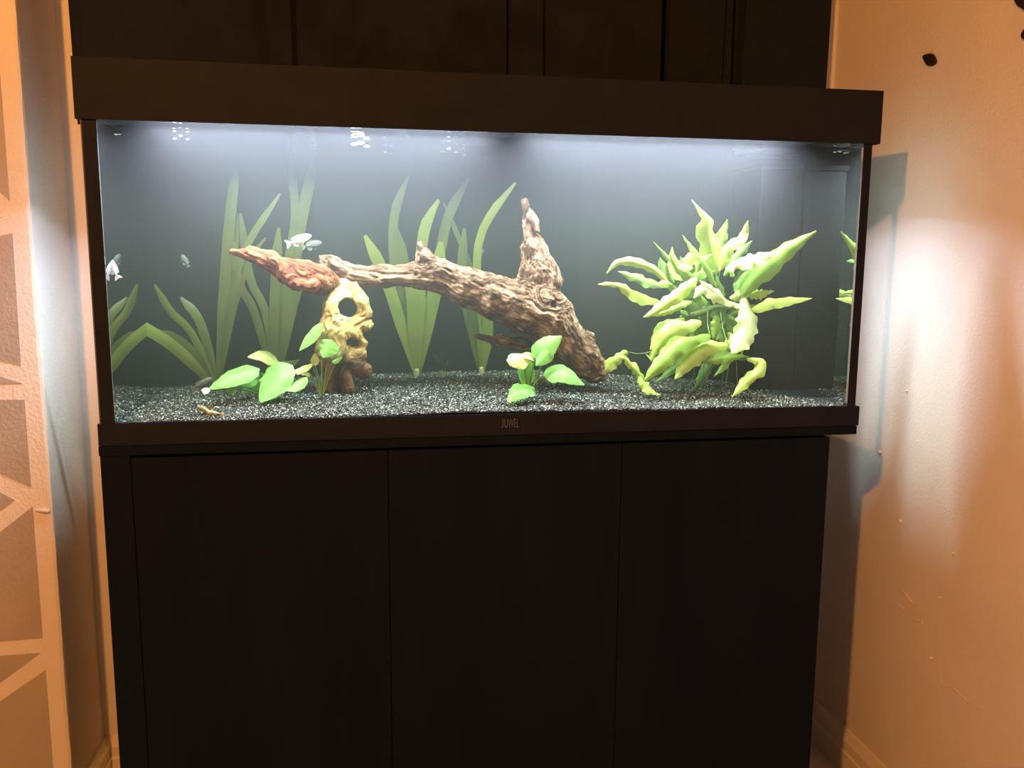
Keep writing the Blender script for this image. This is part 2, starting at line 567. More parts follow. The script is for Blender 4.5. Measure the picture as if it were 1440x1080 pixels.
# dark decals on the right wall
def decal(name, outline, label, thick=0.004):
    P = np.array([at_x(u, v, XR) for u, v in outline])
    c = P.mean(0)
    n_ = len(P)
    P = np.array([0.5 * (2 * P[i] + (P[(i + 1) % n_] - P[i - 1]) * t + (2 * P[i - 1] - 5 * P[i] + 4 * P[(i + 1) % n_] - P[(i + 2) % n_]) * t ** 2
                         + (3 * P[i] - P[i - 1] - 3 * P[(i + 1) % n_] + P[(i + 2) % n_]) * t ** 3) for i in range(n_) for t in (0, 0.25, 0.5, 0.75)])
    k = len(P)
    V = [(-0.0002, a[1] - c[1], a[2] - c[2]) for a in P] + [(-thick, (a[1] - c[1]) * 0.93, (a[2] - c[2]) * 0.93) for a in P] + [(-thick * 1.25, 0, 0)]
    F = [(i, (i + 1) % k, k + (i + 1) % k, k + i) for i in range(k)] + [(k + i, k + (i + 1) % k, 2 * k) for i in range(k)] + [tuple(range(k))]
    o = mesh_obj(name, V, F, M['decal'])
    o.location = (XR, c[1], c[2])
    return tag(o, label, 'wall decal', 'dark decals on the wall')


decal('wall_decal', [(1299, 79), (1304, 76), (1310, 75), (1315, 78), (1318, 85), (1317, 90), (1311, 93), (1306, 92), (1302, 87)],
      'small dark rounded decal alone on the orange-lit wall above the tank')
decal('wall_decal', [(1427, -4), (1431, 6), (1437, 11), (1446, 15), (1458, 6), (1462, -12), (1444, -18), (1430, -12)],
      'larger dark decal cut off by the upper corner of the picture')
decal('wall_decal', [(1438, 52), (1439, 46), (1446, 38), (1456, 42), (1460, 52), (1450, 58), (1441, 55)],
      'dark decal on the wall just below the corner one, mostly out of view')

# ------------------------------------------------------------------ black curtain behind the tank
def curtain_x(u, y=0.40):
    return at(u, 60, y)[0]


prof = []
for u, dy in [(97, 0.012), (118, 0.0), (180, 0.006), (260, -0.003), (330, 0.004), (362, 0.012), (378, -0.010), (410, -0.012), (418, 0.004), (470, 0.006), (500, 0.012),
              (512, 0.002), (600, -0.003), (660, 0.0), (711, 0.001), (714, 0.014), (717, 0.0), (762, -0.004), (767, 0.010), (800, 0.008), (860, 0.002), (926, -0.006), (930, 0.022), (938, 0.024), (941, 0.0), (990, -0.004),
              (1016, 0.0), (1020, 0.012), (1030, 0.010), (1033, 0.026), (1044, 0.024), (1047, 0.002), (1090, -0.002), (1140, 0.002), (1166, 0.006)]:
    prof.append((curtain_x(u), 0.394 + dy))
prof = np.array(prof)
zs = np.linspace(1.298, 2.30, 24)
V, F = [], []
for z in zs:
    k = (z - 1.298) / 1.0
    for i, (x, y) in enumerate(prof):
        V.append((x + 0.006 * (k - 0.3) * math.sin(i * 1.7) + 0.010 * (k - 0.3) * (x / 0.75), y + 0.003 * math.sin(z * 6 + i), z))
n = len(prof)
F = [(i * n + j, i * n + j + 1, (i + 1) * n + j + 1, (i + 1) * n + j) for i in range(len(zs) - 1) for j in range(n - 1)]
cu = mesh_obj('curtain', V, F, M['cloth'])
sm = cu.modifiers.new('thickness', 'SOLIDIFY')
sm.thickness = 0.002
tag(cu, 'black pleated cloth hanging on the wall behind the tank hood', 'curtain')

# ------------------------------------------------------------------ cabinet
D = 0.37                                           # depth of tank and cabinet
ZC, ZB, ZF, ZH, ZT = 0.771, 0.786, 0.819, 1.248, 1.3302
cab = empty('aquarium_cabinet', (0, 0.18, 0))
tag(cab, 'black three-door cabinet carrying the aquarium', 'cabinet')
box('carcass', (-0.600, 0.019, 0.0), (0.5535, D, ZC), M['black_wood'], cab, 0.001)
box('side_panel', (-0.6005, 0.0, 0.0), (-0.5590, 0.018, ZC), M['black_wood'], cab, 0.0012)
for i, (a, b) in enumerate([(-0.5580, -0.1845), (-0.1835, 0.1899), (0.1909, 0.5535)]):
    box('door', (a, 0.0, 0.06), (b, 0.018, ZC - 0.004), M['black_wood'], cab, 0.0012)
box('plinth', (-0.5575, 0.012, 0.0), (0.5535, 0.0185, 0.058), M['black_wood'], cab, 0.001)
box('top_board', (-0.6015, -0.001, ZC + 0.0005), (0.6010, D, ZB - 0.0005), M['black_wood'], cab, 0.0008)

# ------------------------------------------------------------------ aquarium
aq = empty('aquarium', (0, 0.18, ZB))
tag(aq, 'long black-framed glass aquarium full of hazy lit water', 'aquarium')
fr_ = box('base_frame', (-0.6015, 0.0, ZB), (0.6045, D, ZF), M['black_plastic'], aq, 0.0015)
# the frame is a rim: sink its inside so the tank bottom lies lower
XI0, XI1, YI0, YI1 = -0.5785, 0.5825, 0.0085, 0.318
box('bottom_pane', (XI0 - 0.01, YI0, ZF - 0.0135), (XI1 + 0.01, YI1, ZF - 0.0065), M['backing'], aq)
front = box('front_pane', (XI0 - 0.018, 0.001, ZF - 0.001), (XI1 + 0.014, 0.0075, ZH + 0.02), M['glass'], aq)
box('side_pane', (XI0 - 0.0085, 0.0077, ZF - 0.001), (XI0 - 0.0015, YI1, ZH + 0.02), M['side_glass'], aq)
box('side_pane', (XI1 + 0.0015, 0.0077, ZF - 0.001), (XI1 + 0.0085, YI1, ZH + 0.02), M['side_glass'], aq)
box('back_pane', (XI0 - 0.0085, YI1 + 0.0005, ZF - 0.001), (XI1 + 0.0085, YI1 + 0.0065, ZH + 0.02), M['backing'], aq)
box('corner_trim', (-0.5975, -0.0006, ZF), (-0.5772, 0.0008, ZH + 0.01), M['silicone'], aq, 0.0003)
box('corner_trim', (0.5812, -0.0006, ZF), (0.5955, 0.0008, ZH + 0.01), M['silicone'], aq, 0.0003)
box('edge_strip', (-0.5975, -0.0012, ZF), (-0.5958, -0.0006, ZH), M['logo'], aq)

# hood: a shallow box open below, with three flaps on top
HX0, HX1 = -0.6035, 0.6070
hw = 0.004
L = parent_loc(aq)
bm = bmesh.new()


def add_box(lo, hi):
    r = bmesh.ops.create_cube(bm, size=1.0)
    for v in r['verts']:
        v.co = Vector([(lo[i] + hi[i]) / 2 - L[i] + v.co[i] * (hi[i] - lo[i]) for i in range(3)])


add_box((HX0, -0.004, ZH), (HX1, 0.0, ZT))
add_box((HX0, D - 0.004, ZH), (HX1, D, ZT))
add_box((HX0, 0.0, ZH), (HX0 + hw, D - 0.004, ZT))
add_box((HX1 - hw, 0.0, ZH), (HX1, D - 0.004, ZT))
add_box((HX0 + hw, 0.0, ZT - 0.006), (HX1 - hw, D - 0.004, ZT))
me = bpy.data.meshes.new('hood')
bm.to_mesh(me)
bm.free()
me.materials.append(M['black_plastic'])
hood = bpy.data.objects.new('hood', me)
col.objects.link(hood)
hood.parent = aq
for a, b in [(-0.59, -0.30), (-0.29, 0.29), (0.30, 0.59)]:
    box('hood_flap', (a, 0.05, ZT + 0.0002), (b, 0.33, ZT + 0.004), M['black_plastic'], hood, 0.001)
# light bar with two LED tubes
bar = box('light_bar', (-0.575, 0.080, 1.300), (0.578, 0.130, 1.320), M['black_plastic'], aq, 0.002)
for a, b in [(-0.525, -0.018), (0.050, 0.485)]:
    t = tube('led_tube', [(a, 0.105, 1.2895), (b, 0.105, 1.2895)], [0.010, 0.010], M['led'], bar, 3, 12)
    al = bpy.data.lights.new('led_light', 'AREA')
    al.shape = 'RECTANGLE'
    al.size = b - a
    al.size_y = 0.02
    al.energy = LED_POWER * (b - a) / 0.48
    al.color = LED_COLOUR
    al.spread = math.radians(150)
    ao = bpy.data.objects.new('led_light', al)
    ao.location = ((a + b) / 2, 0.105, 1.2785)
    col.objects.link(ao)

# water body with a gently rippled top
ZW = 1.2498
nx, ny = 170, 48
X = np.linspace(XI0, XI1, nx + 1)
Y = np.linspace(YI0, YI1, ny + 1)
gx, gy = np.meshgrid(X, Y, indexing='ij')
P = np.stack([gx.ravel() * 26, gy.ravel() * 34, np.zeros(gx.size)], 1)
h = 0.0008 * vnoise(P, 3) + 0.0005 * vnoise(P * 2.3, 5)
V = [(a, b, ZW + c) for a, b, c in zip(gx.ravel(), gy.ravel(), h)]
idx = lambda i, j: i * (ny + 1) + j
F = [(idx(i, j), idx(i + 1, j), idx(i + 1, j + 1), idx(i, j + 1)) for i in range(nx) for j in range(ny)]
zb = ZF - 0.006
nb = len(V)
V += [(XI0, YI0, zb), (XI1, YI0, zb), (XI1, YI1, zb), (XI0, YI1, zb)]
F.append((nb + 3, nb + 2, nb + 1, nb))
F.append(tuple([nb, nb + 1] + [idx(i, 0) for i in range(nx, -1, -1)]))
F.append(tuple([nb + 2, nb + 3] + [idx(i, ny) for i in range(0, nx + 1)]))
F.append(tuple([nb + 1, nb + 2] + [idx(nx, j) for j in range(ny, -1, -1)]))
F.append(tuple([nb + 3, nb] + [idx(0, j) for j in range(0, ny + 1)]))
V = [np.array(v) - L for v in V]
water = mesh_obj('water', V, F, M['water'], aq)
for pl in water.data.polygons[:nx * ny]:
    pl.use_smooth = True

# maker's word on the base frame
cu_ = bpy.data.curves.new('logo', 'FONT')
cu_.body = 'JUWEL'
cu_.extrude = 0.0002
cu_.size = 1.0
lg = bpy.data.objects.new('logo_text', cu_)
col.objects.link(lg)
dg = bpy.context.evaluated_depsgraph_get()
me = bpy.data.meshes.new_from_object(lg.evaluated_get(dg))
bpy.data.objects.remove(lg)
jx = max(v.co.x for v in me.vertices if v.co.y < -0.03) + 0.02
jw = max([v.co.x for v in me.vertices if v.co.x < jx + 0.12])
ylow = min(v.co.y for v in me.vertices)
for v in me.vertices:                      # the J stands on the same line as the other letters
    if v.co.x < jx + 0.12:
        v.co.y = (v.co.y - ylow) * 0.729 / (0.729 - ylow)
        v.co.x = v.co.x - (jw - v.co.x) * 0.5
co = np.array([v.co[:] for v in me.vertices])
a, b = at(705, 601.5, 0.0), at(730, 588.5, 0.0)
mn, mxx = co.min(0), co.max(0)
for v in me.vertices:
    fx = (v.co.x - mn[0]) / (mxx[0] - mn[0])
    fz = (v.co.y - mn[1]) / (mxx[1] - mn[1])
    v.co = Vector((a[0] + fx * (b[0] - a[0]) - L[0], -0.0004 - L[1] - (v.co.z > 0) * 0.0002, a[2] + fz * (b[2] - a[2]) - L[2]))
me.materials.clear()
me.materials.append(M['logo'])
lo_ = bpy.data.objects.new('logo', me)
col.objects.link(lo_)
lo_.parent = fr_

# internal filter box in the back corner
fl = empty('internal_filter', (0.54, 0.25, 0.81))
tag(fl, 'tall black filter box standing in the back corner behind the fern', 'aquarium filter')
box('housing', (0.4985, 0.190, 0.8145), (0.5815, 0.3165, 1.225), M['backing'], fl, 0.003)
box('lid', (0.496, 0.187, 1.2255), (0.5820, 0.3168, 1.236), M['backing'], fl, 0.002)
for i in range(7):
    box('intake_slot', (0.515, 0.1896, 1.130 + i * 0.008), (0.565, 0.1902, 1.1335 + i * 0.008), M['backing'], fl)


# ------------------------------------------------------------------ gravel
def gravel_z(x, y):
    t = np.clip((y - YI0) / (YI1 - YI0), 0, 1)
    back = np.interp(x, [-0.58, -0.50, -0.30, -0.1, 0.1, 0.25, 0.40, 0.58], [0.824, 0.832, 0.842, 0.8455, 0.8475, 0.838, 0.824, 0.816])
    fro = np.interp(x, [-0.58, 0.0, 0.58], [0.8185, 0.8225, 0.8190])
    P = np.stack([x * 14, y * 14, np.zeros_like(x)], -1).reshape(-1, 3)
    return fro + (back - fro) * t ** 0.8 + (0.0016 * vnoise(P, 9)).reshape(np.shape(x))


NG = 47000
gxp = rng.uniform(XI0 + 0.002, XI1 - 0.002, NG)
gyp = YI0 + 0.0025 + (YI1 - YI0 - 0.004) * rng.uniform(0, 1, NG) ** 1.25
gzp = gravel_z(gxp, gyp) + rng.uniform(-0.0015, 0.0008, NG)
rad = rng.uniform(0.0012, 0.0024, NG)
octa = np.array([(1, 0, 0), (-1, 0, 0), (0, 1, 0), (0, -1, 0), (0, 0, 1), (0, 0, -1)], float)
of = np.array([(0, 2, 4), (2, 1, 4), (1, 3, 4), (3, 0, 4), (2, 0, 5), (1, 2, 5), (3, 1, 5), (0, 3, 5)])
q = rng.normal(size=(NG, 4))
q /= np.linalg.norm(q, axis=1, keepdims=True)
w_, x_, y_, z_ = q.T
Rm = np.stack([1 - 2 * (y_ ** 2 + z_ ** 2), 2 * (x_ * y_ - z_ * w_), 2 * (x_ * z_ + y_ * w_),
               2 * (x_ * y_ + z_ * w_), 1 - 2 * (x_ ** 2 + z_ ** 2), 2 * (y_ * z_ - x_ * w_),
               2 * (x_ * z_ - y_ * w_), 2 * (y_ * z_ + x_ * w_), 1 - 2 * (x_ ** 2 + y_ ** 2)], 1).reshape(NG, 3, 3)
jit = octa[None] * rng.uniform(0.6, 1.25, (NG, 6, 1))
GV = np.einsum('nij,nkj->nki', Rm, jit) * rad[:, None, None] + np.stack([gxp, gyp, gzp], 1)[:, None, :]
GV[:, :, 0] = np.clip(GV[:, :, 0], XI0 + 0.0008, XI1 - 0.0008)
GV[:, :, 1] = np.clip(GV[:, :, 1], YI0 + 0.0008, YI1 - 0.0008)
GF = (of[None] + (np.arange(NG) * 6)[:, None, None]).reshape(-1, 3)
GV = GV.reshape(-1, 3)
# the bed under the loose grains
bx_ = np.linspace(XI0 + 0.001, XI1 - 0.001, 121)
by_ = np.linspace(YI0 + 0.001, YI1 - 0.001, 41)
bgx, bgy = np.meshgrid(bx_, by_, indexing='ij')
bz = gravel_z(bgx, bgy) - 0.0012
nv0 = len(GV)
BV = np.stack([bgx.ravel(), bgy.ravel(), bz.ravel()], 1)
ii, jj = np.meshgrid(np.arange(120), np.arange(40), indexing='ij')
b0 = (ii * 41 + jj).ravel()
BF = np.concatenate([np.stack([b0, b0 + 41, b0 + 42], 1), np.stack([b0, b0 + 42, b0 + 1], 1)]) + nv0
allV = np.concatenate([GV, BV])
allF = np.concatenate([GF, BF])
me = bpy.data.meshes.new('gravel')
me.vertices.add(len(allV))
me.vertices.foreach_set('co', allV.ravel())
me.loops.add(len(allF) * 3)
me.loops.foreach_set('vertex_index', allF.ravel().astype(np.int32))
me.polygons.add(len(allF))
me.polygons.foreach_set('loop_start', np.arange(0, len(allF) * 3, 3, dtype=np.int32))
me.update(calc_edges=True)
sh = np.concatenate([np.repeat(rng.uniform(0, 1, NG) ** 1.3, 6), np.full(len(BV), 0.1)])
at_ = me.attributes.new('shade', 'FLOAT', 'POINT')
at_.data.foreach_set('value', sh.astype(np.float32))
me.materials.append(M['gravel'])
gv = bpy.data.objects.new('gravel', me)
col.objects.link(gv)
gv['kind'] = 'stuff'
tag(gv, 'bed of fine black gravel covering the tank floor', 'gravel')


# ------------------------------------------------------------------ driftwood: smooth-blended limbs, meshed as one surface
def surface_nets(Fv, org, h):
    ins = Fv < 0
    nx, ny, nz = Fv.shape
    cnt = np.zeros((nx - 1, ny - 1, nz - 1), np.int8)
    for dx in (0, 1):
        for dy in (0, 1):
            for dz in (0, 1):
                cnt += ins[dx:nx - 1 + dx, dy:ny - 1 + dy, dz:nz - 1 + dz]
    act = (cnt > 0) & (cnt < 8)
    ci = np.argwhere(act)
    vid = -np.ones(act.shape, np.int64)
    vid[act] = np.arange(len(ci))
    acc = np.zeros((len(ci), 3))
    num = np.zeros(len(ci))
    cs = [(a, b, c) for a in (0, 1) for b in (0, 1) for c in (0, 1)]
    for i, A in enumerate(cs):
        for B in cs[i + 1:]:
            if sum(abs(p - q) for p, q in zip(A, B)) != 1:
                continue
            fa = Fv[ci[:, 0] + A[0], ci[:, 1] + A[1], ci[:, 2] + A[2]]
            fb = Fv[ci[:, 0] + B[0], ci[:, 1] + B[1], ci[:, 2] + B[2]]
            s = (fa < 0) != (fb < 0)
            t = np.where(s, fa / np.where(s, fa - fb, 1), 0)
            pt = np.array(A) + t[:, None] * (np.array(B) - np.array(A))
            acc += pt * s[:, None]
            num += s
    V = org + (ci + acc / num[:, None]) * h
    faces = []
    for ax in range(3):
        o1, o2 = (ax + 1) % 3, (ax + 2) % 3
        sl0 = [slice(None)] * 3
        sl1 = [slice(None)] * 3
        sl0[ax] = slice(0, -1)
        sl1[ax] = slice(1, None)
        a, b = ins[tuple(sl0)], ins[tuple(sl1)]
        e = np.argwhere(a != b)
        e = e[(e[:, o1] > 0) & (e[:, o2] > 0) & (e[:, o1] < Fv.shape[o1] - 1) & (e[:, o2] < Fv.shape[o2] - 1)]
        fl_ = a[tuple(e.T)]
        q = []
        for d1, d2 in ((-1, -1), (0, -1), (0, 0), (-1, 0)):
            c = e.copy()
            c[:, o1] += d1
            c[:, o2] += d2
            q.append(vid[tuple(c.T)])
        q = np.stack(q, 1)
        q[~fl_] = q[~fl_][:, ::-1]
        faces.append(q)
    return V, np.concatenate(faces)


def wood(name, chains, mat, h=0.0021, k=0.010, cuts=(), disp=0.0022, freq=150, rough=0.003, seed=1):
    """chains: lists of (u, v, depth, radius in photo pixels); cuts: (u, v, depth, ru, rv, through)"""
    segs = []
    for ci_, ch in enumerate(chains):
        pts = [(at(u, v, y), r * px2m(y)) for u, v, y, r in ch]
        s0 = ci_ * 0.37
        for (a, ra), (b, rb) in zip(pts[:-1], pts[1:]):
            segs.append((a, b, ra, rb, s0))
            s0 += np.linalg.norm(b - a)
    allp = np.array([s[0] for s in segs] + [s[1] for s in segs])
    rmax = max(max(s[2], s[3]) for s in segs) + 0.012
    lo, hi = allp.min(0) - rmax, allp.max(0) + rmax
    lo[2] = max(lo[2], 0.812)
    dims = np.ceil((hi - lo) / h).astype(int) + 1
    axes = [lo[i] + np.arange(dims[i]) * h for i in range(3)]
    f3 = np.full(dims, 0.05, np.float32)

    def sdist(P, s):
        a, b, ra, rb = s[:4]
        ab = b - a
        t = np.clip(((P - a) @ ab) / (ab @ ab), 0, 1)
        dv = P - a - t[:, None] * ab
        return np.sqrt((dv * dv).sum(1)) - (ra + (rb - ra) * t), t
    for s in segs:
        rr = max(s[2], s[3]) + 0.026
        sl = []
        for i in range(3):
            i0 = int(np.clip(math.floor((min(s[0][i], s[1][i]) - rr - lo[i]) / h), 0, dims[i]))
            i1 = int(np.clip(math.ceil((max(s[0][i], s[1][i]) + rr - lo[i]) / h) + 1, 0, dims[i]))
            sl.append(slice(i0, i1))
        sub = f3[tuple(sl)]
        if sub.size == 0:
            continue
        Gs = np.stack(np.meshgrid(*[axes[i][sl[i]] for i in range(3)], indexing='ij'), -1).reshape(-1, 3)
        d = sdist(Gs, s)[0].astype(np.float32).reshape(sub.shape)
        hh = np.clip(0.5 + 0.5 * (sub - d) / k, 0, 1)
        f3[tuple(sl)] = np.minimum(sub * (1 - hh) + d * hh - k * hh * (1 - hh), 0.05)
    G = np.stack(np.meshgrid(*axes, indexing='ij'), -1).reshape(-1, 3).astype(np.float32)
    f = f3.reshape(-1)
    near = np.abs(f) < 0.02
    f[near] += (rough * vnoise(G[near] * 38, seed) + rough * 0.5 * vnoise(G[near] * 95, seed + 1)).astype(np.float32)
    for (u, v, y, ru, rv, through) in cuts:
        c = at(u, v, y)
        s = px2m(y)
        dvec = unit(c - CAM)
        rel = G - c
        al = rel @ dvec
        perp = rel - al[:, None] * dvec
        pu, pv = perp @ CR, perp @ CU
        rr = np.sqrt((pu / (ru * s)) ** 2 + (pv / (rv * s)) ** 2 + (0 if through else 1) * (al / (min(ru, rv) * s * 1.3)) ** 2)
        d = (1 - rr) * min(ru, rv) * s
        f = np.maximum(f, d.astype(np.float32))
    # the foot stands in the gravel
    V, F = surface_nets(f.reshape(dims), lo, h)
    # grain direction, blended between limbs
    W = np.zeros(len(V))
    Q = np.zeros((len(V), 3))
    SS = np.zeros(len(V))
    for s in segs:
        d, t = sdist(V, s)
        w = np.exp(-np.clip(d, -0.02, 0.2) / 0.004)
        Q += w[:, None] * (s[0] + t[:, None] * (s[1] - s[0]))
        SS += w * (s[4] + t * np.linalg.norm(s[1] - s[0]))
        W += w
    Q /= W[:, None]
    SS /= W
    c = V.mean(0)
    g = (V - Q) + 0.09 * SS[:, None] * np.array([0.7, 0.5, 0.6])
    base = np.array([c[0], c[1], V[:, 2].min()])
    o = mesh_obj(name, V - base, F, mat, None, True)
    o.location = base
    nrm = np.zeros(len(V) * 3, np.float32)
    o.data.vertices.foreach_get('normal', nrm)
    nrm = nrm.reshape(-1, 3)
    n1 = 1 - 2 * np.abs(vnoise(g * freq, seed + 3))
    n2 = vnoise(g * freq * 0.45, seed + 4)
    n3 = vnoise(g * freq * 2.6, seed + 5)
    n4 = 1 - 2 * np.abs(vnoise(g * freq * 1.7, seed + 7))
    dsp = disp * (0.45 * n1 + 0.75 * n2 + 0.35 * n3 + 0.45 * n4)
    V2 = V - base + nrm * dsp[:, None]
    o.data.vertices.foreach_set('co', V2.astype(np.float32).ravel())
    ga = o.data.attributes.new('grain', 'FLOAT_VECTOR', 'POINT')
    ga.data.foreach_set('vector', g.astype(np.float32).ravel())
    o.data.update()
    return o


big = wood('driftwood_root', [
    [(455, 366, 0.205, 6), (470, 376, 0.20, 11), (490, 385, 0.195, 11), (540, 389, 0.185, 11), (588, 387, 0.175, 14), (618, 388, 0.17, 19), (660, 405, 0.165, 24),
     (700, 420, 0.16, 29), (742, 434, 0.155, 36), (772, 448, 0.15, 34), (795, 480, 0.15, 27), (818, 502, 0.15, 24), (836, 520, 0.15, 18)],
    [(606, 382, 0.17, 15), (598, 362, 0.168, 8), (592, 345, 0.166, 1.8)],
    [(752, 420, 0.16, 32), (758, 388, 0.16, 25), (750, 350, 0.16, 15), (743, 316, 0.158, 7), (737, 284, 0.156, 2)],
    [(745, 306, 0.156, 5), (753, 324, 0.152, 4)],
    [(772, 405, 0.16, 15), (779, 398, 0.155, 11)],
    [(765, 425, 0.135, 18), (780, 425, 0.13, 9)],
    [(806, 486, 0.15, 15), (822, 477, 0.15, 8), (829, 475, 0.15, 5)],
    [(672, 473, 0.20, 3.5), (700, 480, 0.20, 6), (735, 483, 0.195, 9), (778, 478, 0.18, 13)],
], M['wood_big'], disp=0.0034, h=0.0018, freq=190, cuts=[(778, 428, 0.115, 6, 7, False)], seed=4)
tag(big, 'large brown forked driftwood root arching across the middle of the tank', 'driftwood')

red = wood('driftwood_branch', [
    [(327, 354, 0.150, 3.5), (350, 358, 0.152, 7), (378, 368, 0.155, 11), (402, 380, 0.16, 14), (428, 388, 0.165, 17), (452, 394, 0.17, 17), (466, 398, 0.175, 11)],
    [(405, 388, 0.15, 10), (418, 401, 0.14, 6), (440, 403, 0.14, 9)],
], M['wood_red'], disp=0.0028, freq=190, cuts=[(427, 379, 0.128, 6, 4.5, False)], seed=14, h=0.0018)
tag(red, 'reddish pointed driftwood branch reaching over the ribbon plants', 'driftwood')

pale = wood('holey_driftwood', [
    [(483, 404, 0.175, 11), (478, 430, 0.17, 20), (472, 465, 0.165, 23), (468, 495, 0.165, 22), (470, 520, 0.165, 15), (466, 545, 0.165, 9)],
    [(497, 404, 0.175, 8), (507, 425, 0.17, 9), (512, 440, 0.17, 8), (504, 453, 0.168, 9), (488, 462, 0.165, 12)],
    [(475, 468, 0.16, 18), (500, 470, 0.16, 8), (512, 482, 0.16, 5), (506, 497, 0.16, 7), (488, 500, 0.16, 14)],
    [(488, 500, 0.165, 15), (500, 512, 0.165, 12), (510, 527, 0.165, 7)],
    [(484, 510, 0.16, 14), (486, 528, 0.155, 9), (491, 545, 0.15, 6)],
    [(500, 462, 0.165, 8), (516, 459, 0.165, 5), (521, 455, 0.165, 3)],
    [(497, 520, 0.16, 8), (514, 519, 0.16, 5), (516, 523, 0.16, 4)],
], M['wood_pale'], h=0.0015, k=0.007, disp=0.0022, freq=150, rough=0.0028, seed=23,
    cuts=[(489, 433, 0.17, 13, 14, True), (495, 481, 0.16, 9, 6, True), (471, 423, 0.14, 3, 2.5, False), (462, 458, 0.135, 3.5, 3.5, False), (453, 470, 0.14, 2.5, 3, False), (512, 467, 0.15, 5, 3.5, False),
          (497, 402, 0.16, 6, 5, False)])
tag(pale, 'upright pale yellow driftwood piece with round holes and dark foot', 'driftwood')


# ------------------------------------------------------------------ ribbon-leaved plants at the back
def ground(u, v, y):
    p = at(u, v, y)
    return np.array([p[0], y, float(gravel_z(np.array([p[0]]), np.array([y]))[0])])


def ribbon_plant(base_uv, y, leaves, label, mat='vallis', name='ribbon_plant'):
    b = ground(*base_uv, y)
    root = empty(name, b)
    tag(root, label, 'aquatic plant', 'ribbon-leaved plants along the back')
    tube('crown', [b - (0, 0, 0.006), b + (0, 0, 0.006), b + (0, 0, 0.014)], [0.004, 0.0055, 0.004], M['sinker'], root, 5, 8)
    for lf in leaves:
        pts, w = lf[0], lf[1]
        dy = lf[2] if len(lf) > 2 else -0.02
        pr = lf[3] if len(lf) > 3 else 'ribbon'
        mm = lf[4] if len(lf) > 4 else mat
        n = len(pts)
        P = [at(u, v, y + dy * i / (n - 1)) for i, (u, v) in enumerate(pts)]
        P[0] = b + np.array([(P[0][0] - b[0]) * 0.5, 0, 0.002])
        leaf(root, P, w * px2m(y), M[mm], pr, hint=(random.uniform(-0.25, 0.25), -1, 0.25), fold=0.10, ruffle=0.02, n=15, twist=random.uniform(-0.5, 0.5))
    return root


ribbon_plant((303, 528), 0.255, [
    ([(302, 528), (245, 488), (181, 448)], 15, -0.05, 'cut', 'vallis_tip'),
    ([(304, 524), (264, 490), (222, 465)], 14, -0.02),
    ([(304, 518), (270, 470), (240, 438), (217, 400)], 10, -0.03, 'ribbon', 'vallis_tip'),
    ([(306, 508), (282, 455), (254, 418)], 12, 0.02),
    ([(308, 520), (314, 430), (321, 330), (330, 241)], 15, 0.03, 'cut'),
    ([(312, 515), (322, 440), (345, 350), (394, 272)], 10, 0.02),
    ([(310, 518), (328, 440), (352, 365), (374, 334)], 7, -0.02),
    ([(310, 518), (324, 420), (330, 360), (334, 300)], 9, 0.03)],
    'ribbon plant at the left with one long leaf bent low over the gravel')
ribbon_plant((386, 508), 0.275, [
    ([(380, 505), (358, 440), (336, 398), (328, 340)], 11, -0.01),
    ([(384, 505), (374, 440), (352, 392), (338, 300)], 11, 0.01),
    ([(386, 505), (386, 440), (388, 380), (392, 320)], 13, 0.0),
    ([(388, 505), (398, 445), (411, 400), (421, 325), (444, 214)], 15, 0.02),
    ([(392, 500), (408, 450), (421, 400), (426, 370)], 11, 0.01),
    ([(386, 500), (400, 400), (415, 300), (404, 205)], 11, 0.03)],
    'ribbon plant growing behind the reddish branch and pale wood')
ribbon_plant((586, 525), 0.285, [
    ([(585, 525), (562, 450), (540, 385), (513, 331)], 16, -0.02, 'ribbon', 'vallis_tip'),
    ([(586, 523), (570, 450), (554, 370), (555, 300), (574, 248)], 12, 0.0),
    ([(587, 523), (578, 440), (568, 370), (556, 318)], 16, 0.01),
    ([(588, 523), (590, 450), (592, 360), (599, 315), (617, 281)], 15, -0.02, 'ribbon', 'vallis_tip'),
    ([(589, 523), (605, 440), (618, 360), (632, 300), (659, 251)], 14, 0.015),
    ([(589, 522), (602, 450), (613, 400), (620, 340)], 20, -0.01, 'ribbon', 'vallis_tip'),
    ([(587, 523), (583, 450), (579, 380)], 20, -0.01, 'ribbon', 'vallis_tip')],
    'broad fan of ribbon leaves under the thin arm of the driftwood root')
ribbon_plant((677, 521), 0.285, [
    ([(676, 521), (660, 450), (650, 390), (653, 321)], 13, -0.01),
    ([(677, 521), (673, 440), (672, 350), (690, 302), (725, 257)], 11, -0.04, 'ribbon', 'vallis_tip'),
    ([(678, 521), (686, 465), (682, 420)], 16, -0.01, 'ribbon', 'vallis_tip'),
    ([(676, 520), (667, 470), (662, 430)], 15, -0.015),
    ([(678, 520), (668, 400), (645, 335), (624, 285)], 7, 0.02),
    ([(677, 520), (662, 400), (680, 350), (672, 348)], 5, 0.02)],
    'narrow ribbon plant whose longest leaf rises beside the driftwood spike')
ribbon_plant((622, 526), 0.27, [
    ([(622, 526), (618, 510), (609, 497)], 4), ([(622, 526), (622, 510), (623, 495)], 4), ([(623, 526), (627, 514), (630, 506)], 3)],
    'tiny ribbon sprout between the two middle ribbon plants', 'vallis')


# ------------------------------------------------------------------ broad-leaved plants
def zz(x0, y0, sc):
    return lambda q, y: at(x0 + q[0] / sc, y0 + q[1] / sc, y)


